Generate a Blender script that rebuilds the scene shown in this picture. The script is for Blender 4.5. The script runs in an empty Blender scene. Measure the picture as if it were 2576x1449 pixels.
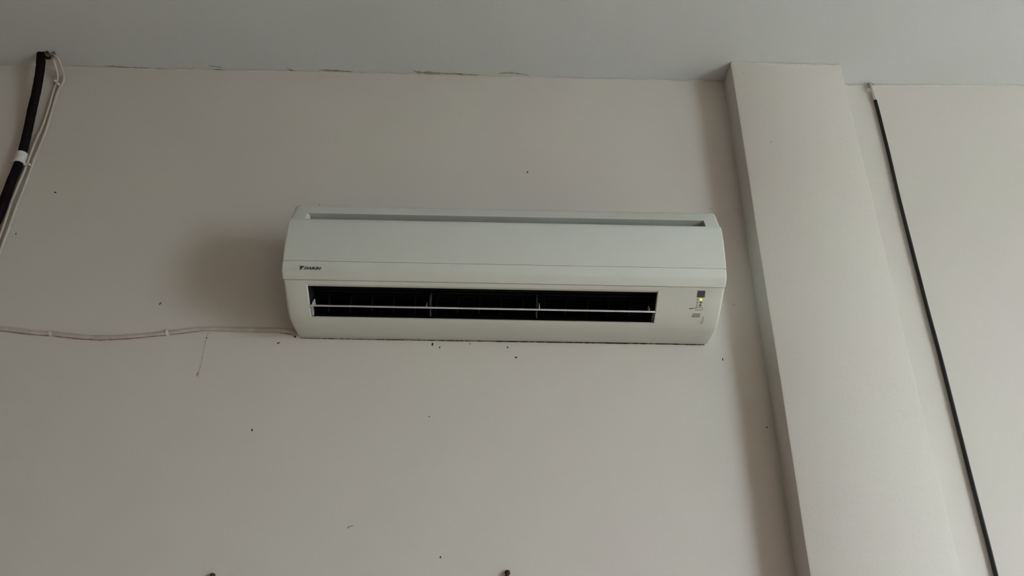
import bpy, bmesh, math, random
from mathutils import Vector, Matrix

random.seed(7)
S = bpy.context.scene
COL = S.collection

# ------------------------------------------------------------------ camera
IMG_W, IMG_H, F_PX = 2576.0, 1449.0, 2020.0
YAW, PITCH, ROLL = (math.radians(a) for a in (0.5947, 27.4518, 0.5709))
D = 1.90            # camera to wall
H = 1.45            # camera height
ZC = H + 1.7185     # ceiling height
fwd = Vector((math.sin(YAW) * math.cos(PITCH), math.cos(YAW) * math.cos(PITCH), math.sin(PITCH)))
r0 = Vector((math.cos(YAW), -math.sin(YAW), 0))
u0 = r0.cross(fwd)
right = math.cos(ROLL) * r0 + math.sin(ROLL) * u0
up = -math.sin(ROLL) * r0 + math.cos(ROLL) * u0
CAM = Vector((0, -D, H))
cam_data = bpy.data.cameras.new('camera')
cam_data.sensor_fit = 'HORIZONTAL'
cam_data.sensor_width = 36.0
cam_data.lens = F_PX / IMG_W * 36.0
cam_data.clip_start = 0.02
cam = bpy.data.objects.new('camera', cam_data)
COL.objects.link(cam)
m = Matrix((right, up, -fwd)).transposed().to_4x4()
m.translation = CAM
cam.matrix_world = m
S.camera = cam

# ------------------------------------------------------------------ world, daylight, exposure
world = bpy.data.worlds.new('world')
S.world = world
world.use_nodes = True
world.node_tree.nodes['Background'].inputs[0].default_value = (0.865, 1.0, 1.065, 1)       # even overcast sky
world.node_tree.nodes['Background'].inputs[1].default_value = 40.3
WIN = dict(y=-3.85, x0=4.10, x1=6.25, z0=0.45, z1=2.55)          # window in the wall opposite, far right


# the window opening as a sampling portal for the sky outside
pl = bpy.data.lights.new('window_portal', 'AREA')
pl.shape = 'RECTANGLE'; pl.size = WIN['x1'] - WIN['x0']; pl.size_y = WIN['z1'] - WIN['z0']
pl.cycles.is_portal = True
po = bpy.data.objects.new('window_portal', pl); COL.objects.link(po)
po.location = ((WIN['x0'] + WIN['x1']) / 2, WIN['y'] - 0.16, (WIN['z0'] + WIN['z1']) / 2)
po.rotation_euler = (math.radians(90), 0, 0)
# warm fill light added for the shadows, behind a made-up doorway
FILL_DOOR = dict(x0=0.7, x1=2.1, z1=2.2)
ll = bpy.data.lights.new('fill_light', 'AREA')
ll.shape = 'RECTANGLE'; ll.size = 1.2; ll.size_y = 1.6
ll.energy = 13.0; ll.color = (1.0, 0.75, 0.62)
lo_ = bpy.data.objects.new('fill_light', ll); COL.objects.link(lo_)
lo_.location = ((FILL_DOOR['x0'] + FILL_DOOR['x1']) / 2, WIN['y'] - 0.6, 1.2)
lo_.rotation_euler = (math.radians(90), 0, 0)

S.view_settings.view_transform = 'Standard'
S.view_settings.look = 'None'
S.view_settings.gamma = 1.0
S.view_settings.use_curve_mapping = False
S.view_settings.exposure = 0.0


# ------------------------------------------------------------------ helpers
def ray(px, py):
    return (px - IMG_W / 2) * right - (py - IMG_H / 2) * up + F_PX * fwd


def P(px, py, off=0.0):
    """point seen at a pixel that lies `off` metres in front of the wall"""
    d = ray(px, py)
    return CAM + d * ((D - off) / d.y)


def PC(px, py, drop=0.0):
    """point seen at a pixel on the ceiling"""
    d = ray(px, py)
    p = CAM + d * ((ZC - drop - H) / d.z)
    z = ceil_z(p.x) - drop
    return CAM + d * ((z - H) / d.z)


CEIL = [(-3.4, 1.740), (-1.368, 1.733), (-0.879, 1.7296), (-0.549, 1.7292), (-0.274, 1.7262), (0.028, 1.7215), (0.569, 1.7188), (1.056, 1.7140), (1.604, 1.7222), (6.9, 1.724)]


def ceil_z(x):
    for (x0, z0), (x1, z1) in zip(CEIL, CEIL[1:]):
        if x <= x1:
            return H + z0 + (z1 - z0) * (x - x0) / (x1 - x0)
    return H + CEIL[-1][1]


def mat(name, color, rough=0.6, mottle=0.0, mottle_scale=3.0, tint=None, bump=0.0, bump_scale=60.0, spec=0.35, metal=0.0,
        emit=None, grain=0.0):
    mt = bpy.data.materials.new(name)
    mt.use_nodes = True
    nt = mt.node_tree
    b = nt.nodes['Principled BSDF']
    b.inputs['Base Color'].default_value = (*color, 1)
    b.inputs['Roughness'].default_value = rough
    b.inputs['Metallic'].default_value = metal
    b.inputs['Specular IOR Level'].default_value = spec
    tc = nt.nodes.new('ShaderNodeTexCoord')
    if mottle > 0:
        n = nt.nodes.new('ShaderNodeTexNoise')
        n.inputs['Scale'].default_value = mottle_scale
        n.inputs['Detail'].default_value = 4
        nt.links.new(tc.outputs['Object'], n.inputs['Vector'])
        mx = nt.nodes.new('ShaderNodeMix'); mx.data_type = 'RGBA'
        t = tint or tuple(c * (1 - mottle) for c in color)
        mx.inputs['A'].default_value = (*color, 1)
        mx.inputs['B'].default_value = (*t, 1)
        rp = nt.nodes.new('ShaderNodeValToRGB')
        rp.color_ramp.elements[0].position = 0.35
        rp.color_ramp.elements[1].position = 0.68
        nt.links.new(n.outputs['Fac'], rp.inputs['Fac'])
        nt.links.new(rp.outputs['Color'], mx.inputs['Factor'])
        out = mx.outputs['Result']
        if grain > 0:
            g = nt.nodes.new('ShaderNodeTexNoise')
            g.inputs['Scale'].default_value = 420
            g.inputs['Detail'].default_value = 2
            nt.links.new(tc.outputs['Object'], g.inputs['Vector'])
            mr = nt.nodes.new('ShaderNodeMapRange')
            mr.inputs['From Min'].default_value = 0.25; mr.inputs['From Max'].default_value = 0.75
            mr.inputs['To Min'].default_value = 1 - grain; mr.inputs['To Max'].default_value = 1 + grain
            nt.links.new(g.outputs['Fac'], mr.inputs['Value'])
            ml = nt.nodes.new('ShaderNodeVectorMath'); ml.operation = 'SCALE'
            nt.links.new(out, ml.inputs[0]); nt.links.new(mr.outputs['Result'], ml.inputs['Scale'])
            out = ml.outputs['Vector']
        nt.links.new(out, b.inputs['Base Color'])
    if bump > 0:
        n2 = nt.nodes.new('ShaderNodeTexNoise')
        n2.inputs['Scale'].default_value = bump_scale
        n2.inputs['Detail'].default_value = 5
        nt.links.new(tc.outputs['Object'], n2.inputs['Vector'])
        bp = nt.nodes.new('ShaderNodeBump')
        bp.inputs['Strength'].default_value = bump
        bp.inputs['Distance'].default_value = 0.002
        nt.links.new(n2.outputs['Fac'], bp.inputs['Height'])
        nt.links.new(bp.outputs['Normal'], b.inputs['Normal'])
    if emit:
        b.inputs['Emission Color'].default_value = (*emit[0], 1)
        b.inputs['Emission Strength'].default_value = emit[1]
    return mt


M = {
    'wall': mat('cream_wall_paint', (0.60, 0.570, 0.540), 0.75, 0.06, 2.6, (0.597, 0.585, 0.535), 0.25, 55, 0.2, grain=0.05),
    'ceiling': mat('ceiling_paint', (0.62, 0.66, 0.675), 0.85, 0.05, 1.6, (0.62, 0.66, 0.655), 0.2, 40, 0.1, grain=0.05),
    'bead': mat('paint_bead', (0.645, 0.615, 0.575), 0.75, 0.12, 14, None, 0.3, 80, 0.2),
    'far_wall': mat('tan_wall_paint', (0.58, 0.52, 0.46), 0.8, 0.06, 2.0),
    'left_wall': mat('brown_wall_paint', (0.64, 0.48, 0.39), 0.8, 0.06, 2.0),
    'ground': mat('pale_paving', (0.45, 0.455, 0.45), 0.8, 0.1, 0.6),
    'floor': mat('floor_tile', (0.68, 0.55, 0.455), 0.5, 0.1, 3.0),
    'plastic': mat('white_plastic', (0.62, 0.655, 0.615), 0.42, 0.03, 5.0, None, 0.0, 60, 0.4),
    'plastic_low': mat('casing_plastic', (0.61, 0.63, 0.585), 0.45, 0.03, 5.0, None, 0.0, 60, 0.4),
    'slot': mat('intake_plastic', (0.42, 0.44, 0.41), 0.6, 0.05, 8.0),
    'louver': mat('louver_plastic', (0.58, 0.57, 0.58), 0.45, 0.05, 30),
    'black': mat('dark_duct', (0.012, 0.012, 0.013), 0.7, 0.3, 20, None, 0, 60, 0.15),
    'vane': mat('vane_plastic', (0.008, 0.008, 0.009), 0.6, 0.3, 60, None, 0, 60, 0.12),
    'support': mat('dusty_support', (0.055, 0.058, 0.06), 0.8, 0.8, 150, None, 0, 60, 0.2),
    'print': mat('dark_print', (0.045, 0.045, 0.038), 0.6, 0.2, 200),
    'sensor': mat('sensor_window', (0.05, 0.055, 0.05), 0.3, 0.1, 90, None, 0, 60, 0.5),
    'lens': mat('lamp_lens', (0.30, 0.315, 0.28), 0.4, 0.1, 90),
    'lens_dark': mat('dark_lamp_lens', (0.10, 0.105, 0.085), 0.4, 0.1, 90),
    'led': mat('lit_lamp', (0.6, 0.8, 0.05), 0.4, emit=((0.62, 0.86, 0.02), 1.1)),
    'rubber': mat('black_insulation', (0.006, 0.005, 0.006), 0.85, 0.4, 40, (0.011, 0.006, 0.007), 0.5, 120, 0.06),
    'tape': mat('white_tape', (0.62, 0.63, 0.62), 0.6, 0.15, 60, None, 0.3, 120),
    'cable': mat('beige_cable', (0.53, 0.485, 0.43), 0.6, 0.15, 25, (0.47, 0.43, 0.37)),
    'painted_beige': mat('wall_coloured_cable', (0.50, 0.465, 0.425), 0.75, 0.1, 25),
    'painted': mat('painted_cable', (0.51, 0.475, 0.43), 0.75, 0.3, 30, (0.42, 0.375, 0.325), 0.2, 60),
    'clip': mat('clip_plastic', (0.66, 0.65, 0.61), 0.6, 0.08, 60),
    'blackcable': mat('black_cable', (0.010, 0.011, 0.010), 0.55, 0.3, 40, None, 0, 60, 0.3),
    'hole': mat('dark_hole', (0.02, 0.02, 0.017), 0.9, 0.5, 90, (0.05, 0.048, 0.04)),
    'crumb': mat('crumbled_plaster', (0.30, 0.29, 0.25), 0.9, 0.6, 160, (0.10, 0.10, 0.085), 0.6, 200),
    'dirt_and_shade': mat('dark_dirt_and_shade', (0.03, 0.026, 0.022), 0.9, 0.4, 200),
    'grime': mat('joint_grime', (0.26, 0.26, 0.25), 0.9, 0.5, 60, (0.48, 0.49, 0.48)),
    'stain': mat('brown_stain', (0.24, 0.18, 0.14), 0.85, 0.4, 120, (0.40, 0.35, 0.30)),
    'faint_stain': mat('faint_brown_stain', (0.36, 0.30, 0.25), 0.85, 0.4, 120, (0.50, 0.46, 0.42)),
    'smudge': mat('pale_smudge', (0.42, 0.40, 0.36), 0.85, 0.4, 90),
    'rust': mat('rusty_metal', (0.035, 0.022, 0.017), 0.8, 0.5, 150, (0.08, 0.03, 0.022), 0.6, 200),
    'frame': mat('window_frame', (0.6, 0.6, 0.58), 0.5, 0.05, 10),
}
gm = bpy.data.materials.new('window_glass'); gm.use_nodes = True
nt = gm.node_tree; nt.nodes.clear()
o_ = nt.nodes.new('ShaderNodeOutputMaterial'); t_ = nt.nodes.new('ShaderNodeBsdfTransparent'); g_ = nt.nodes.new('ShaderNodeBsdfGlossy')
g_.inputs['Roughness'].default_value = 0.02
x_ = nt.nodes.new('ShaderNodeMixShader'); x_.inputs[0].default_value = 0.06
nt.links.new(t_.outputs[0], x_.inputs[1]); nt.links.new(g_.outputs[0], x_.inputs[2]); nt.links.new(x_.outputs[0], o_.inputs[0])
M['glass'] = gm


def tag(o, label=None, cat=None, group=None, kind=None):
    if label: o['label'] = label
    if cat: o['category'] = cat
    if group: o['group'] = group
    if kind: o['kind'] = kind
    return o


def link(name, me, material, parent=None, smooth=False):
    if isinstance(me, bmesh.types.BMesh):
        bm = me
        bmesh.ops.recalc_face_normals(bm, faces=bm.faces)
        me = bpy.data.meshes.new(name); bm.to_mesh(me); bm.free()
    o = bpy.data.objects.new(name, me); COL.objects.link(o)
    if not me.materials:
        me.materials.append(M[material])
    if smooth:
        for p in me.polygons: p.use_smooth = True
        me.set_sharp_from_angle(angle=math.radians(35)) if hasattr(me, 'set_sharp_from_angle') else None
    if parent: o.parent = parent
    return o


def empty(name, loc):
    o = bpy.data.objects.new(name, None); COL.objects.link(o)
    o.location = loc; o.empty_display_size = 0.05
    return o


def box(bm, a, b):
    vs = [bm.verts.new((x, y, z)) for x in (a[0], b[0]) for y in (a[1], b[1]) for z in (a[2], b[2])]
    for f in ((0, 1, 3, 2), (4, 6, 7, 5), (0, 4, 5, 1), (2, 3, 7, 6), (0, 2, 6, 4), (1, 5, 7, 3)):
        bm.faces.new([vs[i] for i in f])


def smooth_path(pts, n=6):
    pts = [Vector(p) for p in pts]
    out = []
    ext = [pts[0] * 2 - pts[1]] + pts + [pts[-1] * 2 - pts[-2]]
    for i in range(1, len(ext) - 2):
        p0, p1, p2, p3 = ext[i - 1:i + 3]
        for k in range(n):
            t = k / n
            out.append(0.5 * ((2 * p1) + (p2 - p0) * t + (2 * p0 - 5 * p1 + 4 * p2 - p3) * t * t + (3 * p1 - p0 - 3 * p2 + p3) * t ** 3))
    out.append(pts[-1])
    return out


def tube(bm, path, r, sides=10, flat=None, jitter=0.0, normal=Vector((0, -1, 0))):
    """round tube; with flat=(across, off_wall) an oval lying on the wall"""
    rings = []
    n = len(path)
    for i, p in enumerate(path):
        t = (path[min(i + 1, n - 1)] - path[max(i - 1, 0)]).normalized()
        b = t.cross(normal)
        b = b.normalized() if b.length > 1e-4 else Vector((1, 0, 0))
        nn = b.cross(t).normalized()
        rr = r(i / (n - 1)) if callable(r) else r
        rr *= 1 + random.uniform(-jitter, jitter)
        ra, rb = (flat if flat else (rr, rr))
        rings.append([bm.verts.new(p + b * (ra * math.cos(a)) + nn * (rb * math.sin(a)))
                      for a in [2 * math.pi * k / sides for k in range(sides)]])
    for a, b in zip(rings, rings[1:]):
        for k in range(sides):
            bm.faces.new((a[k], a[(k + 1) % sides], b[(k + 1) % sides], b[k]))
    bm.faces.new(rings[0][::-1]); bm.faces.new(rings[-1])
    return bm


def slab(bm, pts, back):
    """closed prism from a polygon (list of Vectors) extruded by vector back"""
    a = [bm.verts.new(p) for p in pts]
    b = [bm.verts.new(Vector(p) + Vector(back)) for p in pts]
    bm.faces.new(a); bm.faces.new(b[::-1])
    n = len(pts)
    for i in range(n):
        bm.faces.new((a[i], b[i], b[(i + 1) % n], a[(i + 1) % n]))


def mesh_box(name, a, b, material, parent=None, **k):
    bm = bmesh.new(); box(bm, a, b)
    return link(name, bm, material, parent, **k)


# ------------------------------------------------------------------ the room
XL, XR, YB = -3.2, 6.7, WIN['y']
wall = mesh_box('wall_back', (XL - .1, 0, -0.1), (XR + .1, 0.15, ZC + 0.1), 'wall')
tag(wall, 'cream painted plaster wall carrying the air conditioner', 'wall', kind='structure')
tag(mesh_box('wall_left', (XL - .15, YB, -0.1), (XL, 0, ZC + .1), 'left_wall'), 'light brown side wall out of the picture to the left', 'wall', kind='structure')
tag(mesh_box('wall_right', (XR, YB, -0.1), (XR + .15, 0, ZC + .1), 'far_wall'), 'tan side wall out of the picture to the right', 'wall', kind='structure')
tag(mesh_box('floor', (XL - .1, YB - .1, -0.2), (XR + .1, 0.1, 0), 'floor'), 'warm brown floor below the picture', 'floor', kind='structure')
bm = bmesh.new()
w0, w1, z0, z1 = WIN['x0'], WIN['x1'], WIN['z0'], WIN['z1']
for xa, xb, za, zb in ((XL - .1, FILL_DOOR['x0'], -.1, ZC + .1), (FILL_DOOR['x0'], FILL_DOOR['x1'], FILL_DOOR['z1'], ZC + .1), (FILL_DOOR['x1'], w0, -.1, ZC + .1),
                       (w0, w1, -.1, z0), (w0, w1, z1, ZC + .1), (w1, XR + .1, -.1, ZC + .1)):
    box(bm, (xa, YB - .15, za), (xb, YB, zb))
for a, b in (((FILL_DOOR['x0'] - .1, YB - 1.2, -.1), (FILL_DOOR['x0'], YB - .15, 2.4)), ((FILL_DOOR['x1'], YB - 1.2, -.1), (FILL_DOOR['x1'] + .1, YB - .15, 2.4)),
             ((FILL_DOOR['x0'] - .1, YB - 1.3, -.1), (FILL_DOOR['x1'] + .1, YB - 1.2, 2.4)), ((FILL_DOOR['x0'], YB - 1.2, FILL_DOOR['z1']), (FILL_DOOR['x1'], YB - .15, 2.4)),
             ((FILL_DOOR['x0'], YB - 1.2, -.1), (FILL_DOOR['x1'], YB - .1, 0))):
    box(bm, a, b)  # made-up corridor box, keeps the sky out behind the fill light
tag(link('wall_front', bm, 'far_wall'), 'tan wall with a wide window and an added doorway for fill light behind the viewer', 'wall', kind='structure')

tag(mesh_box('ground', (-40, -60, -.5), (50, YB - .15, -.3), 'ground'), 'pale paved ground outside the window behind the viewer', 'ground', kind='structure')
win = empty('window_1', ((w0 + w1) / 2, YB, z0)); tag(win, 'wide window in the wall behind the viewer', 'window', kind='structure')
bm = bmesh.new()
ww, hh = (w1 - w0) / 2, z1 - z0
for xa, xb, za, zb in ((-ww, -ww + .05, 0, hh), (ww - .05, ww, 0, hh), (-ww + .05, ww - .05, 0, .05), (-ww + .05, ww - .05, hh - .05, hh), (-.025, .025, .05, hh - .05)):
    box(bm, (xa, -.07, za), (xb, -.02, zb))
link('window_frame', bm, 'frame', win)
for xa, xb in ((-ww + .05, -.025), (.025, ww - .05)):
    mesh_box('pane', (xa, -.047, .05), (xb, -.043, hh - .05), 'glass', win)

# ceiling: a slightly uneven slab
bm = bmesh.new()
lo = []
for x, z in CEIL:
    lo.append([bm.verts.new((x, y, ceil_z(x) + dz)) for y, dz in ((0.1, 0), (YB - .1, 0), (YB - .1, .15), (0.1, .15))])
for a, b in zip(lo, lo[1:]):
    for k in range(4):
        bm.faces.new((a[k], a[(k + 1) % 4], b[(k + 1) % 4], b[k]))
bm.faces.new(lo[0]); bm.faces.new(lo[-1][::-1])
ceiling = link('ceiling', bm, 'ceiling')
tag(ceiling, 'pale blue grey painted ceiling above the air conditioner', 'ceiling', kind='structure')

# pilaster, edges a little uneven as hand plastered
PX0, PX1, PD = 0.668, 1.000, 0.084
bm = bmesh.new()
loops = []
N = 90
for i in range(N + 1):
    z = -0.05 + (ZC + 0.05 - (-0.05)) * i / N
    q = 0.004 * (1 - z / ZC)
    w = lambda s: 0.0005 * math.sin(z * 9 + s) + 0.0003 * math.sin(z * 23 + 2 * s)
    e = 0.004
    prof = [(PX0 + q + w(1), 0.02), (PX0 + q + w(1), -PD + e), (PX0 + q + w(1) + e * .3, -PD + e * .3), (PX0 + q + e + w(1), -PD),
            (PX1 - e + w(4), -PD), (PX1 - e * .3 + w(4), -PD + e * .3), (PX1 + w(4), -PD + e), (PX1 + w(4), 0.02)]
    loops.append([bm.verts.new((x, y, z)) for x, y in prof])
for a, b in zip(loops, loops[1:]):
    for k in range(8):
        bm.faces.new((a[k], a[(k + 1) % 8], b[(k + 1) % 8], b[k]))
bm.faces.new(loops[0]); bm.faces.new(loops[-1][::-1])
pil = link('wall_pilaster', bm, 'wall', smooth=True)
tag(pil, 'shallow cream pilaster standing out from the wall right of the air conditioner', 'pilaster', kind='structure')


# beads of paint where walls meet the ceiling
def bead(name, x0, x1, y, label, r=0.0028):
    bm = bmesh.new()
    n = int((x1 - x0) / 0.02) + 2
    path = []
    for i in range(n + 1):
        x = x0 + (x1 - x0) * i / n
        path.append(Vector((x, y, ceil_z(x) - 0.003 + random.uniform(-.0012, .0012))))
    tube(bm, path, lambda t: r * random.uniform(0.5, 1.25), 6)
    return tag(link(name, bm, 'bead', smooth=True), label, 'trim', kind='structure')


bead('trim_1', -1.35, PX0, -0.0005, 'thin uneven bead of paint between wall and ceiling left of the pilaster')
bead('trim_2', PX0 + .004, PX1 - .004, -PD - 0.0005, 'thin uneven bead of paint along the top of the pilaster', 0.003)
bead('trim_3', PX1, XR, -0.0005, 'thin uneven bead of paint between wall and ceiling right of the pilaster')


# grime in the wall and ceiling joint, as thin flakes on the ceiling
def strip_px(name, pts, widths, material, parent, on_ceiling=True, thick=0.0008, drop=0.0008, off=0.0006):
    mid = []
    for (x0, y0), (x1, y1), wa, wb in zip(pts, pts[1:], widths, widths[1:]):
        k = max(2, int(math.hypot(x1 - x0, y1 - y0) / 6))
        for i in range(k):
            t = i / k
            mid.append((x0 + (x1 - x0) * t, y0 + (y1 - y0) * t, (wa + (wb - wa) * t)))
    mid.append((*pts[-1], widths[-1]))
    f = (lambda a, b: PC(a, b, drop)) if on_ceiling else (lambda a, b: P(a, b, off))
    topv, botv = [], []
    for i, (x, y, w) in enumerate(mid):
        j = random.uniform(0.55, 1.35)
        xa, ya, _ = mid[max(i - 1, 0)]; xb, yb, _ = mid[min(i + 1, len(mid) - 1)]
        l = math.hypot(xb - xa, yb - ya) or 1
        nx, ny = -(yb - ya) / l, (xb - xa) / l
        topv.append(f(x - nx * w * j * .5, y - ny * w * j * .5)); botv.append(f(x + nx * w * j * .5, y + ny * w * j * .5))
    bm = bmesh.new()
    dirn = Vector((0, 0, thick)) if on_ceiling else Vector((0, thick, 0))
    rows = []
    for a, b in zip(topv, botv):
        rows.append([bm.verts.new(v) for v in (a, b, b + dirn, a + dirn)])
    for a, b in zip(rows, rows[1:]):
        for k in range(4):
            bm.faces.new((a[k], a[(k + 1) % 4], b[(k + 1) % 4], b[k]))
    bm.faces.new(rows[0]); bm.faces.new(rows[-1][::-1])
    return link(name, bm, material, parent)


for pts, ws in (
        ([(264, 165), (300, 168.5), (324, 170), (379, 171.5)], [1, 3, 3, 1]),
        ([(388, 172), (440, 174), (507, 174.5)], [1, 3, 1]),
        ([(524.5, 165.7), (540, 167), (556.5, 169.5)], [1, 3, 1]),
        ([(533, 174.5), (550, 175.5), (567, 176.8)], [1, 2.5, 1]),
        ([(721, 171), (730, 176), (745, 180.5), (774, 182)], [1, 4, 4, 1]),
        ([(802, 175.5), (822, 177.5), (850, 178.5), (887, 181)], [1, 5, 4, 1]),
        ([(905, 182), (950, 184)], [1, 1]),
        ([(1041, 178), (1054, 184), (1118, 185.5), (1160, 187), (1205, 189)], [2, 8, 6, 4, 1]),
        ([(1255, 185), (1280, 183), (1300, 185), (1330, 189)], [1, 4, 3, 1])):
    strip_px('grime_flake', pts, ws, 'grime', ceiling)


# specks and stains
def speck(px, py, w, h, ang=0.0, material='dirt_and_shade', off=0.0, parent=None, name='speck'):
    """tiny flattened blob on the wall; size in image pixels of about a millimetre"""
    p = P(px, py, off)
    s = (p - CAM).length / F_PX
    bm = bmesh.new()
    bmesh.ops.create_icosphere(bm, subdivisions=2, radius=1.0)
    ca, sa = math.cos(ang), math.sin(ang)
    for v in bm.verts:
        k = 1 + random.uniform(-.22, .22)
        x, z = v.co.x * w * .5 * s * k, v.co.z * h * .55 * s * k
        v.co = Vector((p.x + x * ca - z * sa, p.y + v.co.y * min(w, h) * .22 * s, p.z + x * sa + z * ca))
    return link(name, bm, material, parent if parent else wall, smooth=True)


for a in ((1327, 433, 4, 4), (403, 764, 3, 8, -.5), (634, 1082, 3.5, 6), (1088, 866, 4.5, 7.5), (1106, 874, 3, 5, -.5), (1277, 874, 3.5, 5, .5),
          (1298, 899, 6, 4), (1818, 904, 2.5, 7), (700, 863, 8, 3, .5), (742, 847, 5, 5), (139, 484, 5, 3), (1929, 1075, 3, 4), (1080, 1048, 3, 3),
          (1741, 203, 4, 4), (804, 515, 1.6, 3), (1182, 865, 2.5, 3), (1788, 525, 2, 2), (40, 588, 2.5, 4), (1108, 1402, 4, 4), (520, 850, 3, 4)):
    speck(*a)
speck(1940, 357, 3.5, 2.5, 0, 'stain', off=PD, parent=pil); speck(1870, 185, 2.5, 2.5, 0, 'stain', off=PD, parent=pil)
speck(1845, 766, 2, 9, .8, 'smudge', name='scuff'); speck(882, 1324, 16, 3, .3, 'smudge', name='scuff'); speck(876, 1328, 4, 4, 0, 'smudge', name='scuff')
speck(499, 941, 7, 12, 0, 'faint_stain', name='drip_stain')
strip_px('drip_stain', [(524, 836), (520, 850), (514, 872), (508, 905), (501, 935)], [1.2, 1.5, .9, .9, 2], 'faint_stain', wall, False)


# ------------------------------------------------------------------ the air conditioner
AC_Z = H + 0.830
ac = empty('air_conditioner', (-0.0008, -0.0005, AC_Z))
ac.rotation_euler = (0, math.radians(0.25), 0)
tag(ac, 'white split air conditioner with open dark louvre outlet mounted on the cream wall', 'air conditioner')
AC_M = Matrix.Translation(ac.location) @ ac.rotation_euler.to_matrix().to_4x4()
AC_I = AC_M.inverted()
HW = 0.5262
OX0, OX1 = -0.4715, 0.3680           # air outlet, left and right
SX = 0.490                           # intake slot half width


def offset_loop(pts, o):
    n = len(pts); out = []
    area = sum(pts[i][0] * pts[(i + 1) % n][1] - pts[(i + 1) % n][0] * pts[i][1] for i in range(n))
    sgn = 1 if area > 0 else -1
    for i in range(n):
        a, b, c = Vector(pts[i - 1]), Vector(pts[i]), Vector(pts[(i + 1) % n])
        e1 = (b - a).normalized(); e2 = (c - b).normalized()
        n1 = Vector((-e1.y, e1.x)) * sgn; n2 = Vector((-e2.y, e2.x)) * sgn
        nn = n1 + n2
        nn = nn.normalized() if nn.length > .2 else n1
        k = 1 / max(0.6, nn.dot(n1))
        out.append(tuple(b + nn * (o * k)))
    return out


def sweep(bm, loop, hw=HW, inner=(), holes=None, round_=((0.0, 0.0058), (0.0012, 0.0032), (0.0034, 0.0012), (0.0075, 0.0)), x_off=0.0):
    """closed (d, z) loop swept along x with rounded ends; holes(seg, xmid) -> True leaves a face out"""
    st = [(-hw + a, o) for a, o in round_] + [(x, 0.0) for x in inner] + [(hw - a, o) for a, o in reversed(round_)]
    rings = []
    for x, o in st:
        lp = offset_loop(loop, o) if o else loop
        rings.append([bm.verts.new((x + x_off, -d, z)) for d, z in lp])
    n = len(loop)
    for i, (a, b) in enumerate(zip(rings, rings[1:])):
        xm = (st[i][0] + st[i + 1][0]) / 2
        for k in range(n):
            if holes and holes(k, xm): continue
            bm.faces.new((a[k], a[(k + 1) % n], b[(k + 1) % n], b[k]))
    bm.faces.new(rings[0]); bm.faces.new(rings[-1][::-1])


def thicken(outer, t):
    """open (d, z) polyline -> closed loop of thickness t towards the wall side"""
    n = len(outer); inn = []
    for i in range(n):
        a = Vector(outer[max(i - 1, 0)]); b = Vector(outer[min(i + 1, n - 1)])
        e = (b - a).normalized(); nn = Vector((-e.y, e.x))
        if nn.x > 0: nn = -nn
        inn.append(tuple(Vector(outer[i]) + nn * t))
    return list(outer) + inn[::-1]


# casing: underside, slanted outlet face, shoulders behind the front panel, top with intake slot
O_TOP, O_LIP, O_BOT = (0.2003, 0.0530), (0.1905, 0.0534), (0.1195, 0.0050)
casing_loop = [(0.0, 0.004), (0.012, 0.0), (0.045, -0.001), (0.085, -0.001), (0.107, 0.0012), O_BOT, (0.143, 0.0155), (0.170, 0.0332), (0.190, 0.0463),
               O_TOP, (0.2113, 0.0580), (0.2070, 0.0625), (0.2210, 0.0740), (0.2285, 0.0980), (0.2335, 0.1300), (0.2345, 0.1650), (0.2315, 0.1980),
               (0.2265, 0.2125), (0.2320, 0.2160), (0.2205, 0.2400), (0.2075, 0.2670), (0.2010, 0.2745), (0.1880, 0.2810), (0.1600, 0.2870), (0.10, 0.290), (0.0, 0.290)]
iB, iT, iS = casing_loop.index(O_BOT), casing_loop.index(O_TOP), casing_loop.index((0.2320, 0.2160))


def casing_holes(k, xm):
    if iB <= k < iT and OX0 < xm < OX1: return True
    if k == iS and -SX < xm < SX: return True
    return False


bm = bmesh.new()
sweep(bm, casing_loop, inner=(-SX, OX0, OX1, SX), holes=casing_holes)
casing = link('casing', bm, 'plastic_low', ac, smooth=True)

# front panel in two bands with a hairline joint between them
up_pan = [(0.2335, 0.2150), (0.2368, 0.2105), (0.2390, 0.2040), (0.2407, 0.1900), (0.2415, 0.1700), (0.2412, 0.1450), (0.2398, 0.1200), (0.2370, 0.0964)]
lo_pan = [(0.2368, 0.0956), (0.2350, 0.0870), (0.2336, 0.0790), (0.2318, 0.0745), (0.2290, 0.0712), (0.2240, 0.0670), (0.2122, 0.0588)]
bm = bmesh.new(); sweep(bm, thicken(up_pan, 0.0045), round_=((0.0, 0.0018), (0.0012, 0.0006), (0.004, 0.0)))
panel = link('front_panel', bm, 'plastic', ac, smooth=True)
bm = bmesh.new(); sweep(bm, thicken(lo_pan, 0.0045), round_=((0.0, 0.0018), (0.0012, 0.0006), (0.004, 0.0)))
band = link('panel_band', bm, 'plastic', ac, smooth=True)

# intake slot: a recess between panel and top
bm = bmesh.new()
a, b = Vector((0.2320, 0.2160)), Vector((0.2205, 0.2400))
ia, ib = Vector((0.206, 0.2060)), Vector((0.1945, 0.2280))
ring0 = [(-SX, a), (SX, a), (SX, b), (-SX, b)]
ring1 = [(-SX + .012, ia), (SX - .006, ia), (SX - .006, ib), (-SX + .012, ib)]
v0 = [bm.verts.new((x, -p.x, p.y)) for x, p in ring0]; v1 = [bm.verts.new((x, -p.x, p.y)) for x, p in ring1]
for k in range(4):
    bm.faces.new((v0[k], v0[(k + 1) % 4], v1[(k + 1) % 4], v1[k]))
bm.faces.new(v1)
slot = link('intake_slot', bm, 'slot', ac)
bm = bmesh.new()                       # added pale block, stands in for the lit left end wall of the slot
tri = [bm.verts.new((x, -p.x, p.y)) for x, p in ((-SX, a), (-SX, b), (-SX + .006, a.lerp(b, .95)), (-SX + .013, a.lerp(b, .02)))]
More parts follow.
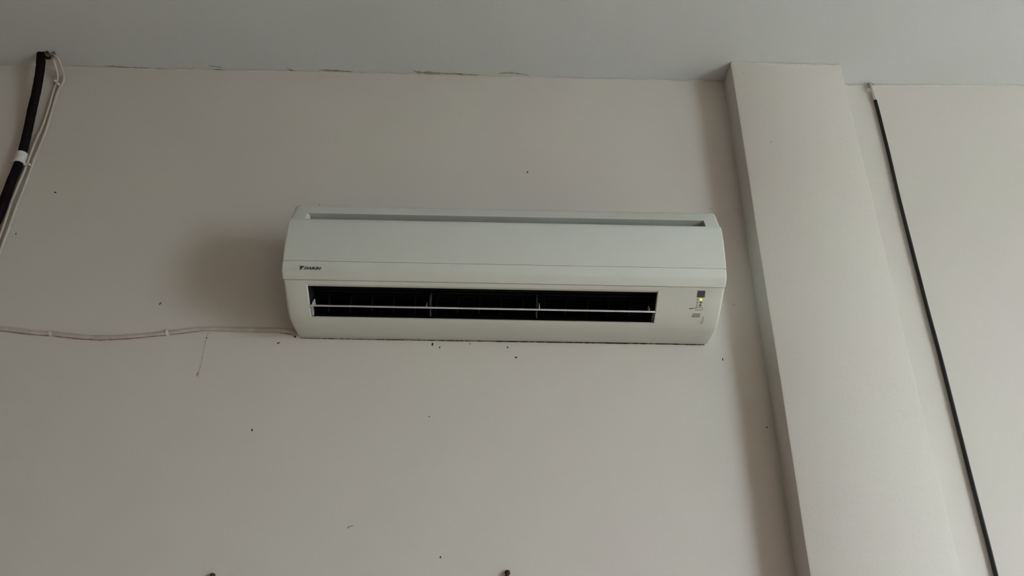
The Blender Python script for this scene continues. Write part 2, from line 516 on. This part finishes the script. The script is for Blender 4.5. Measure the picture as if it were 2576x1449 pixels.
bk = [bm.verts.new((v.co.x, v.co.y + .014, v.co.z - .006)) for v in tri]
for v in tri[2:]: v.co.y += .005
bm.faces.new(tri); bm.faces.new(bk[::-1])
for k in range(4): bm.faces.new((tri[k], bk[k], bk[(k + 1) % 4], tri[(k + 1) % 4]))
link('slot_end_lit', bm, 'clip', slot)

# outlet: lip, duct, rim
bm = bmesh.new()
lip = [O_TOP, O_LIP]
A = [bm.verts.new((x, -O_TOP[0], O_TOP[1])) for x in (OX0, OX1)]
B = [bm.verts.new((x, -O_LIP[0], O_LIP[1])) for x in (OX0 + .0015, OX1 - .0015)]
C = [bm.verts.new((x, -0.187, 0.0590)) for x in (OX0 + .0015, OX1 - .0015)]
bm.faces.new((A[0], A[1], B[1], B[0])); bm.faces.new((B[0], B[1], C[1], C[0]))
# side cheeks of the opening
face_pts = [O_TOP, (0.190, 0.0463), (0.170, 0.0332), (0.143, 0.0155), O_BOT]
for sx, xo, xi in ((1, OX0, OX0 + .0015), (-1, OX1, OX1 - .0015)):
    out = [bm.verts.new((xo, -d, z)) for d, z in face_pts]
    inn = [bm.verts.new((xi, -(d - .0060), z + (.0003 if i == 0 else .003))) for i, (d, z) in enumerate(face_pts)]
    for i in range(4):
        bm.faces.new((out[i], out[i + 1], inn[i + 1], inn[i]))
    # cheek behind the louvre
    lowc = [(0.150, 0.0215), (0.1120, 0.0088), (0.100, 0.0225), (0.118, 0.036)]
    bm.faces.new([bm.verts.new((xi + sx * .0015, -d, z)) for d, z in lowc])
link('outlet_frame', bm, 'plastic_low', ac)
bm = bmesh.new()
duct = [(0.1900, 0.0538), (0.186, 0.075), (0.176, 0.095), (0.150, 0.110), (0.085, 0.118), (0.062, 0.095), (0.062, 0.060), (0.080, 0.033), (0.103, 0.0125), (0.1130, 0.0080)]
ra, rb = ([bm.verts.new((x, -d, z)) for d, z in duct] for x in (OX0 + .0012, OX1 - .0012))
for i in range(len(duct) - 1):
    bm.faces.new((ra[i], ra[i + 1], rb[i + 1], rb[i]))
bm.faces.new(ra); bm.faces.new(rb[::-1])
bm.faces.remove([f for f in bm.faces if len(f.verts) == 10][0]) if False else None
link('outlet_duct', bm, 'black', ac)
bm = bmesh.new()
sweep(bm, [(0.1187, 0.0060), (0.1160, 0.0047), (0.1130, 0.0080), (0.1150, 0.0095)], hw=(OX1 - OX0) / 2 - .002, x_off=(OX0 + OX1) / 2, round_=((0, 0.0), (0.001, 0.0)))
link('outlet_rim', bm, 'plastic_low', ac)

# cross-flow fan deep in the duct
bm = bmesh.new()
L = (OX1 - OX0) / 2 - .01; xm = (OX0 + OX1) / 2
for k in range(22):
    t = 2 * math.pi * k / 22
    pr = []
    for rr, da in ((0.020, 0.0), (0.026, 0.10), (0.032, 0.30)):
        pr.append((0.118 + rr * math.cos(t + da), 0.083 + rr * math.sin(t + da)))
    l1 = [[bm.verts.new((x, -d, z)) for d, z in pr] for x in (xm - L, xm + L)]
    for i in range(2):
        bm.faces.new((l1[0][i], l1[0][i + 1], l1[1][i + 1], l1[1][i]))
link('fan_wheel', bm, 'black', ac)

# swing louvre seen almost edge on, with its arms
lou = [(d - .0045, z - .0028) for d, z in ((0.1570, 0.0205), (0.1585, 0.0228), (0.1570, 0.0253), (0.1300, 0.0385), (0.1060, 0.0490), (0.1050, 0.0472), (0.1290, 0.0350))]
bm = bmesh.new()
sweep(bm, lou, hw=(OX1 - OX0) / 2 - .0015, x_off=xm, round_=((0, 0.0006), (0.001, 0.0)))
louver = link('louver', bm, 'louver', ac, smooth=True)
for x, h, th in ((-0.4640, .020, .0058), (-0.1885, .017, .0032), (0.0860, .020, .0034), (0.3540, .018, .0040)):
    bm = bmesh.new()
    pts = [(d - .0045, z - .0030) for d, z in ((0.1500, 0.0270), (0.1490, 0.0290 + h * .35), (0.1440, 0.0300 + h * .8), (0.1385, 0.0305 + h), (0.1330, 0.0300 + h * .8), (0.1250, 0.0420))]
    slab(bm, [Vector((x - th / 2, -d, z)) for d, z in pts], (th, 0, 0))
    for v in bm.verts:                 # taper to the tip
        v.co.x = x + (v.co.x - x) * max(.3, 1 - (v.co.z - .024) / (h * 1.3))
    link('louver_arm', bm, 'clip', louver)
# upright vanes behind the louvre
vm = None
for k in range(16):
    x = -0.442 + k * 0.0525
    if vm is None:
        bm = bmesh.new()
        pts = [(0.150, 0.033), (0.146, 0.052), (0.134, 0.066), (0.098, 0.070), (0.090, 0.045), (0.112, 0.022), (0.128, 0.018)]
        slab(bm, [Vector((-.0009, -d, z)) for d, z in pts], (0.0018, 0, 0))
        v = link('vane', bm, 'vane', ac); vm = v.data
    else:
        v = link('vane', vm, 'vane', ac)
    v.location.x = x; v.rotation_euler.z = math.radians(6)
for x in (-0.1790, 0.0800):
    bm = bmesh.new()
    pts = [(0.155, 0.030), (0.156, 0.046), (0.150, 0.062), (0.100, 0.075), (0.090, 0.040), (0.115, 0.014), (0.126, 0.010)]
    slab(bm, [Vector((x - .0016, -d, z)) for d, z in pts], (0.0032, 0, 0))
    link('duct_support', bm, 'support', ac)


# marks on the slanted face: points found on the real face, raised by a hair
def on_line(px, py, p0, p1, lift):
    """where the sight line meets the plane through two (d, z) profile points of the unit"""
    o = AC_I @ CAM; dv = (AC_I @ (CAM + ray(px, py))) - o
    a = Vector((0, -p0[0], p0[1])); b = Vector((0, -p1[0], p1[1]))
    n = Vector((1, 0, 0)).cross(b - a).normalized()
    if n.y > 0: n = -n
    a = a + n * lift
    t = (a - o).dot(n) / dv.dot(n)
    return o + dv * t, n


def patch(name, pts, material, parent, p0, p1, lift=0.0003, thick=0.0012):
    q = [on_line(x, y, p0, p1, lift) for x, y in pts]
    bm = bmesh.new(); slab(bm, [a for a, _ in q], -q[0][1] * thick)
    return link(name, bm, material, parent)




def ell(cx, cy, rx, ry, n=16):
    return [(cx + rx * math.cos(2 * math.pi * k / n), cy + ry * math.sin(2 * math.pi * k / n)) for k in range(n)]


cp = (O_TOP, (0.143, 0.0155))
patch('sensor_window', [(1755.5, 731.3), (1774.5, 731.8), (1772.6, 748.6), (1753.3, 748.2)], 'sensor', casing, *cp, lift=.0008)
patch('indicator_lamp', ell(1763.5, 754, 3.3, 2.4), 'led', casing, *cp, lift=.0006)
tag(casing.children[-1], 'lit yellow green lamp')
for x, y, rx, ry, mm in ((1755, 754, 3.0, 2.2, 'lens'), (1754.3, 761, 3.0, 2.4, 'lens'), (1763, 761, 3.3, 2.5, 'lens_dark'), (1761.5, 768, 3.3, 2.4, 'lens_dark'), (1753, 768.3, 1.6, 1.3, 'print')):
    patch('indicator_lamp', ell(x, y, rx, ry), mm, casing, *cp)


def outline(pts, w, name, material, parent, pr, lift=.0005):
    """thin raised line drawn along a closed list of image points"""
    q = [on_line(x, y, *pr, lift)[0] for x, y in pts]
    bm = bmesh.new(); tube(bm, q + [q[0]], w, 5, normal=on_line(*pts[0], *pr, lift)[1])
    return link(name, bm, material, parent)


patch('reset_button', [(1751.5, 772.8), (1767, 773.4), (1767.6, 776), (1765, 780.2), (1751, 779.6), (1749.8, 777)], 'plastic_low', casing, *cp, lift=.0006)
outline([(1751.5, 772.8), (1766, 773.2), (1767.2, 775), (1766.4, 778.5), (1764, 780.2), (1751, 779.6), (1749.8, 777.5), (1750.3, 774)], .0006, 'button_outline', 'lens_dark', casing, cp)
patch('printed_mark', [(1732, 776.8), (1736, 775.0), (1742, 775.4), (1747, 774.6), (1747, 776), (1741, 777.4), (1736, 777.6)], 'lens_dark', casing, *cp)
for x0, x1, y in ((1742.5, 1761.8, 790.2), (1741.5, 1761.3, 793.8), (1740.8, 1760.8, 797.0)):
    patch('sound_slot', [(x0, y - .8), (x1, y - .5), (x1, y + .8), (x0, y + .5)], 'print', casing, *cp)
patch('sound_slot', [(1740.8, 793.2), (1742, 793.2), (1741.6, 797.4), (1740.4, 797.4)], 'print', casing, *cp)
patch('cover_joint', [(1784.6, 725), (1785.4, 725), (1783.2, 737), (1782.4, 737)], 'lens', casing, *cp, lift=.0001)
patch('cover_joint', [(1769.6, 797), (1770.6, 797), (1768.2, 812), (1764.2, 815), (1764.0, 814), (1767.0, 811)], 'lens', casing, *cp, lift=.0002)
# logo on the lower band
lp = ((0.2368, 0.0956), (0.2336, 0.0790))
patch('emblem', [(753.8, 668.4), (766.2, 669.2), (758.6, 675.6), (755.6, 678.6), (753.3, 677.7), (755.0, 674.4)], 'print', band, *lp, lift=.0004)
fc = bpy.data.curves.new('lettering', 'FONT')
fc.body = 'DAIKIN'; fc.offset = 0.045; fc.space_character = 1.0
fo = bpy.data.objects.new('lettering_source', fc); COL.objects.link(fo)
bpy.context.view_layer.update()
me = bpy.data.meshes.new_from_object(fo.evaluated_get(bpy.context.evaluated_depsgraph_get()))
bpy.data.objects.remove(fo)
xs = [v.co.x for v in me.vertices]; ys = [v.co.y for v in me.vertices]
wx, wy = max(xs) - min(xs), max(ys) - min(ys)
for v in me.vertices:
    s = (v.co.x - min(xs)) / wx; t = (v.co.y - min(ys)) / wy
    px = 764.6 + s * 40.6 + t * 3.4
    py = 677.7 + s * 1.0 - t * 6.9
    v.co = on_line(px, py, *lp, .0006)[0]
me.materials.clear()
link('lettering', me, 'print', band)

# ------------------------------------------------------------------ pipe and cables at the left
def cable(name, pts, r, material, label=None, cat=None, group=None, n=6, **k):
    bm = bmesh.new()
    tube(bm, smooth_path([p if isinstance(p, Vector) else P(*p) for p in pts], n), r, **k)
    o = link(name, bm, material, smooth=True)
    return tag(o, label, cat, group)


top = PC(104, 137); top2 = top + Vector((0, 0, .03))
pipe = cable('insulated_pipe', [top2, top, (102, 165, .052), (97, 200, .040), (90, 237, .030), (81, 275, .022), (70, 328, .0165), (58, 378, .0155), (46, 415, .0155), (29, 455, .0155), (14, 496, .0155),
                                (2, 531, .0155), (-14, 566, .0155), (-60, 660, .0155), (-110, 760, .0155)], .0122, 'rubber',
             'thick black insulated pipe bundle coming out of the ceiling with white tape band', 'pipe', sides=14, jitter=.035)
za, zb = P(53.5, 386, .0155).z, P(43.5, 412, .0155).z
seg = [p for p in smooth_path([P(*p) for p in ((81, 275, .022), (70, 328, .0165), (58, 378, .0155), (46, 415, .0155), (29, 455, .0155), (14, 496, .0155))], 40) if zb <= p.z <= za]
bm = bmesh.new(); tube(bm, seg[::3] + [seg[-1]], lambda t: .0150 + .0005 * math.sin(9 * t), 16)
tp = link('tape_band', bm, 'tape', pipe, smooth=True); tp['label'] = 'white tape wrapped around the black pipe'
bm = bmesh.new(); slab(bm, [P(36, 397, .006), P(20, 404, .003), P(21, 407, .003), P(36, 409, .006)], (0, .001, 0))
link('tape_tail', bm, 'tape', tp)

cA = [PC(131, 143) + Vector((0, 0, .025)), PC(131, 143), (135, 154, .050), (141, 172, .030), (145, 193, .012), (142, 210, .006), (135.5, 226, .0055), (123.5, 268, .0055), (107.5, 316, .0055), (90.5, 353, .0055), (74.5, 395, .0055),
      (60.5, 433, .0055), (45, 469, .0055), (28.5, 510, .0055), (16, 548, .0055), (2.5, 588, .0055), (-40.5, 710, .0055)]
cB = [PC(135, 136) + Vector((0, 0, .025)), PC(135, 136), (146, 148, .050), (153, 164, .034), (159, 184, .016), (160.5, 198, .0065), (158, 208, .0055), (151, 219, .0055), (144, 235, .0055), (135, 264, .0055), (125, 298, .0055), (113, 336, .0055), (97, 375, .0055),
      (81.5, 415, .0055), (67.5, 454, .0055), (51.5, 495, .0055), (35, 536, .0055), (22, 575, .0055), (8, 612, .0055), (-34, 735, .0055)]
cable('beige_cable', cA, .0036, 'cable', 'thin beige cable running down the wall right beside the black pipe', 'cable', 'beige cables beside the black pipe', sides=8)
cable('beige_cable', cB, .0040, 'painted_beige', 'outer thin beige cable, farther from the black pipe than its twin', 'cable', 'beige cables beside the black pipe', sides=8)

# the ragged hole they come through
for cx, cy, rx, ry, mm in ((104, 136, 12, 7, 'hole'), (121, 142, 15, 8, 'hole'), (133, 139, 8, 7, 'crumb')):
    pts = [PC(cx + rx * random.uniform(.75, 1.15) * math.cos(t), cy + ry * random.uniform(.7, 1.15) * math.sin(t), .0012 if mm == 'hole' else .002) for t in [2 * math.pi * k / 18 for k in range(18)]]
    bm = bmesh.new(); slab(bm, pts, (0, 0, .003))
    link('ragged_hole' if mm == 'hole' else 'crumbled_plaster', bm, mm, ceiling)
bm = bmesh.new()
slab(bm, [PC(x, y, .0006) for x, y in ((112, 149), (128, 148), (141, 152), (150, 162), (156, 174), (160, 190), (112, 190))], (0, 0, .002))
pp = link('plaster_patch', bm, 'wall', ceiling); pp['label'] = 'wall coloured paint smeared on the ceiling beside the pipe'
for k in range(14):
    cx, cy = random.uniform(108, 138), random.uniform(131, 149)
    p = PC(cx, cy, .004)
    bm = bmesh.new(); bmesh.ops.create_icosphere(bm, subdivisions=1, radius=random.uniform(.002, .005))
    for v in bm.verts: v.co = v.co * random.uniform(.7, 1.2) + p
    link('crumbled_plaster', bm, random.choice(('crumb', 'crumb', 'hole')), ceiling)


# plastic clips
def clip(px, py, tx, ty, across, high, label, group, width=.006, nail=True):
    """saddle clip over a cable whose direction in the picture is (tx, ty)"""
    base = P(px, py, 0)
    e = P(px + tx, py + ty, 0) - base
    t = e.normalized(); nrm = Vector((0, -1, 0)); b = t.cross(nrm).normalized()
    root = empty('cable_clip', base)
    bm = bmesh.new()
    arc = [(-across - .0015, .0006)] + [(-across * math.cos(a), high * math.sin(a) + .0006) for a in [math.pi * k / 8 for k in range(9)]] + [(across + .0015, .0006)]
    rows = []
    for i, (u, h) in enumerate(arc):
        s = 1.0 + .0016 / max(across, .001)
        rows.append([bm.verts.new(t * (w * width * .5) + b * u * ss + nrm * (h * ss)) for w, ss in ((-1, 1), (1, 1), (1, s), (-1, s))])
    for a, c_ in zip(rows, rows[1:]):
        for k in range(4):
            bm.faces.new((a[k], a[(k + 1) % 4], c_[(k + 1) % 4], c_[k]))
    bm.faces.new(rows[0]); bm.faces.new(rows[-1][::-1])
    link('saddle', bm, 'clip', root, smooth=False)
    if nail:
        bm = bmesh.new()
        q = b * (across + .006)
        tube(bm, [q + nrm * .0, q + nrm * .004], .0042, 8, normal=t)
        tube(bm, [q + nrm * .004, q + nrm * .006], .0024, 8, normal=t)
        link('nail_boss', bm, 'clip', root)
    return tag(root, label, 'cable clip', group)


clip(142, 210, -6, 15, .0050, .0105, 'white clip on the beige cable just below the ceiling hole', 'clips on the beige cables', nail=False)
clip(150, 218, -7, 13, .0050, .0105, 'white nail clip on the outer beige cable just below the ceiling', 'clips on the beige cables')
clip(66.5, 419.5, -15, 38, .0050, .0105, 'white clip on the inner beige cable beside the white tape band', 'clips on the beige cables', nail=False)
clip(77.5, 420, -15, 38, .0050, .0105, 'white nail clip on the outer beige cable lower down the wall', 'clips on the beige cables')

# painted-over flat cable to the unit
flat = [(-120, 815), (-60, 820), (0, 826.5), (47, 831.5), (93, 837), (130, 839), (174, 843.7), (217, 847.5), (264, 848.5), (311, 846.8), (357, 843.3), (404, 838.5), (424, 836.5), (466, 831), (503, 827.5), (543, 826.6), (590, 828),
        (637, 829), (683, 829.8), (724, 832), (748, 836), (775, 841)]
bm = bmesh.new()
tube(bm, smooth_path([P(x, y, .0038) for x, y in flat], 5), 1.0, 10, flat=(.0058, .0034))
tag(link('flat_cable', bm, 'painted', smooth=True), 'flat cable painted over in wall colour sagging across the wall to the air conditioner', 'cable')
clip(131, 839, 12, 1, .0066, .0080, 'pale clip holding the painted flat cable near the left picture edge', 'clips on the painted flat cable', width=.0065, nail=False)
clip(423, 836.5, 12, -1.5, .0066, .0080, 'pale clip holding the painted flat cable nearer the air conditioner', 'clips on the painted flat cable', width=.0065, nail=False)
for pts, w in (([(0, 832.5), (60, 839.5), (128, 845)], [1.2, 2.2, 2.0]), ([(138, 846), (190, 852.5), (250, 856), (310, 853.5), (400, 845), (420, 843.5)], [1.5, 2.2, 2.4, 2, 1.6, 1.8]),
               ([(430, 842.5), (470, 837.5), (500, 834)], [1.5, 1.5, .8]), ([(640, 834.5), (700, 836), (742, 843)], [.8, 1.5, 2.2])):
    strip_px('dust_and_shade_line', pts, w, 'stain', wall, False)
strip_px('dust_and_shade_line', [(756, 850.5), (1000, 855), (1300, 859.5), (1600, 864), (1772, 867.5)], [1.5, 1.8, 2, 2.4, 1.5], 'dirt_and_shade', wall, False)  # dark strip painted for the shade in the gap under the air conditioner

# ------------------------------------------------------------------ black cable at the right
xr = P(2300, 640, 0).x
xs_ = [P(*p).x for p in ((2200, 247, .007), (2261, 500, .007), (2366.5, 900, .007), (2505.5, 1449, .007))]
pts = [Vector((P(2196, 228, .012).x - .004, -.016, ceil_z(1.15) - .02)), P(2200.5, 248, .008)]
for px, py in ((2210, 284), (2220, 324), (2237, 392), (2262, 500), (2299, 645), (2331, 770), (2366, 900), (2406, 1058), (2433, 1165), (2459, 1266), (2486, 1370), (2506, 1449)):
    pts.append(P(px, py, .007))
last = pts[-1]
pts += [Vector((last.x, last.y, z)) for z in (1.5, 1.2, 0.9)]
bc = cable('black_cable', pts[1:], .0050, 'blackcable', 'straight black cable running down the wall right of the pilaster', 'cable', sides=8)
bm = bmesh.new()
tube(bm, smooth_path([PC(2189, 213.5) + Vector((0, 0, .004)), P(2192, 220, .014), P(2195, 232, .009), P(2200.5, 248, .008), P(2201.8, 253, .008)], 5), .0056, 8)
pe = link('painted_end', bm, 'painted', bc, smooth=True); pe['label'] = 'upper cable end painted over in pale wall paint'
for cx, cy, rx, ry in ((2190, 213, 9, 3.5), (2194, 217, 4, 3)):
    q = [PC(cx + rx * random.uniform(.7, 1.2) * math.cos(t), cy + ry * random.uniform(.6, 1.2) * math.sin(t), .001) for t in [2 * math.pi * k / 14 for k in range(14)]]
    q = [Vector((v.x, min(v.y, -.0005), v.z)) for v in q]
    bm = bmesh.new(); slab(bm, q, (0, 0, .002)); link('ragged_hole', bm, 'crumb', ceiling)

# ------------------------------------------------------------------ rusty nails at the bottom edge of the picture
def nail(px, py, s, label):
    p = P(px, py, 0)
    root = empty('rusty_nail', p)
    bm = bmesh.new()
    tube(bm, smooth_path([Vector((.001, .004, 0)), Vector((.001, -.004, .001)), Vector((0, -.009, -.003)), Vector((-.002, -.011, -.012)), Vector((-.003, -.011, -.030))], 5), lambda t: .0048 * s * (1 - .15 * t), 9, jitter=.08, normal=Vector((1, 0, 0)))
    link('shank', bm, 'rust', root, smooth=True)
    bm = bmesh.new(); bmesh.ops.create_icosphere(bm, subdivisions=2, radius=1)
    for v in bm.verts:
        k = random.uniform(.8, 1.2)
        v.co = Vector((v.co.x * .0066 * s * k, v.co.y * .003 - .0025, v.co.z * .0055 * s * k))
    link('nail_head', bm, 'dirt_and_shade', root, smooth=True)
    return tag(root, label, 'nail', 'rusty nails in the wall')


nail(1277, 1441, 1.0, 'bigger rusty dark nail stub below the middle of the air conditioner')
nail(536, 1448, .9, 'smaller dark nail stub low on the wall, left of the air conditioner')
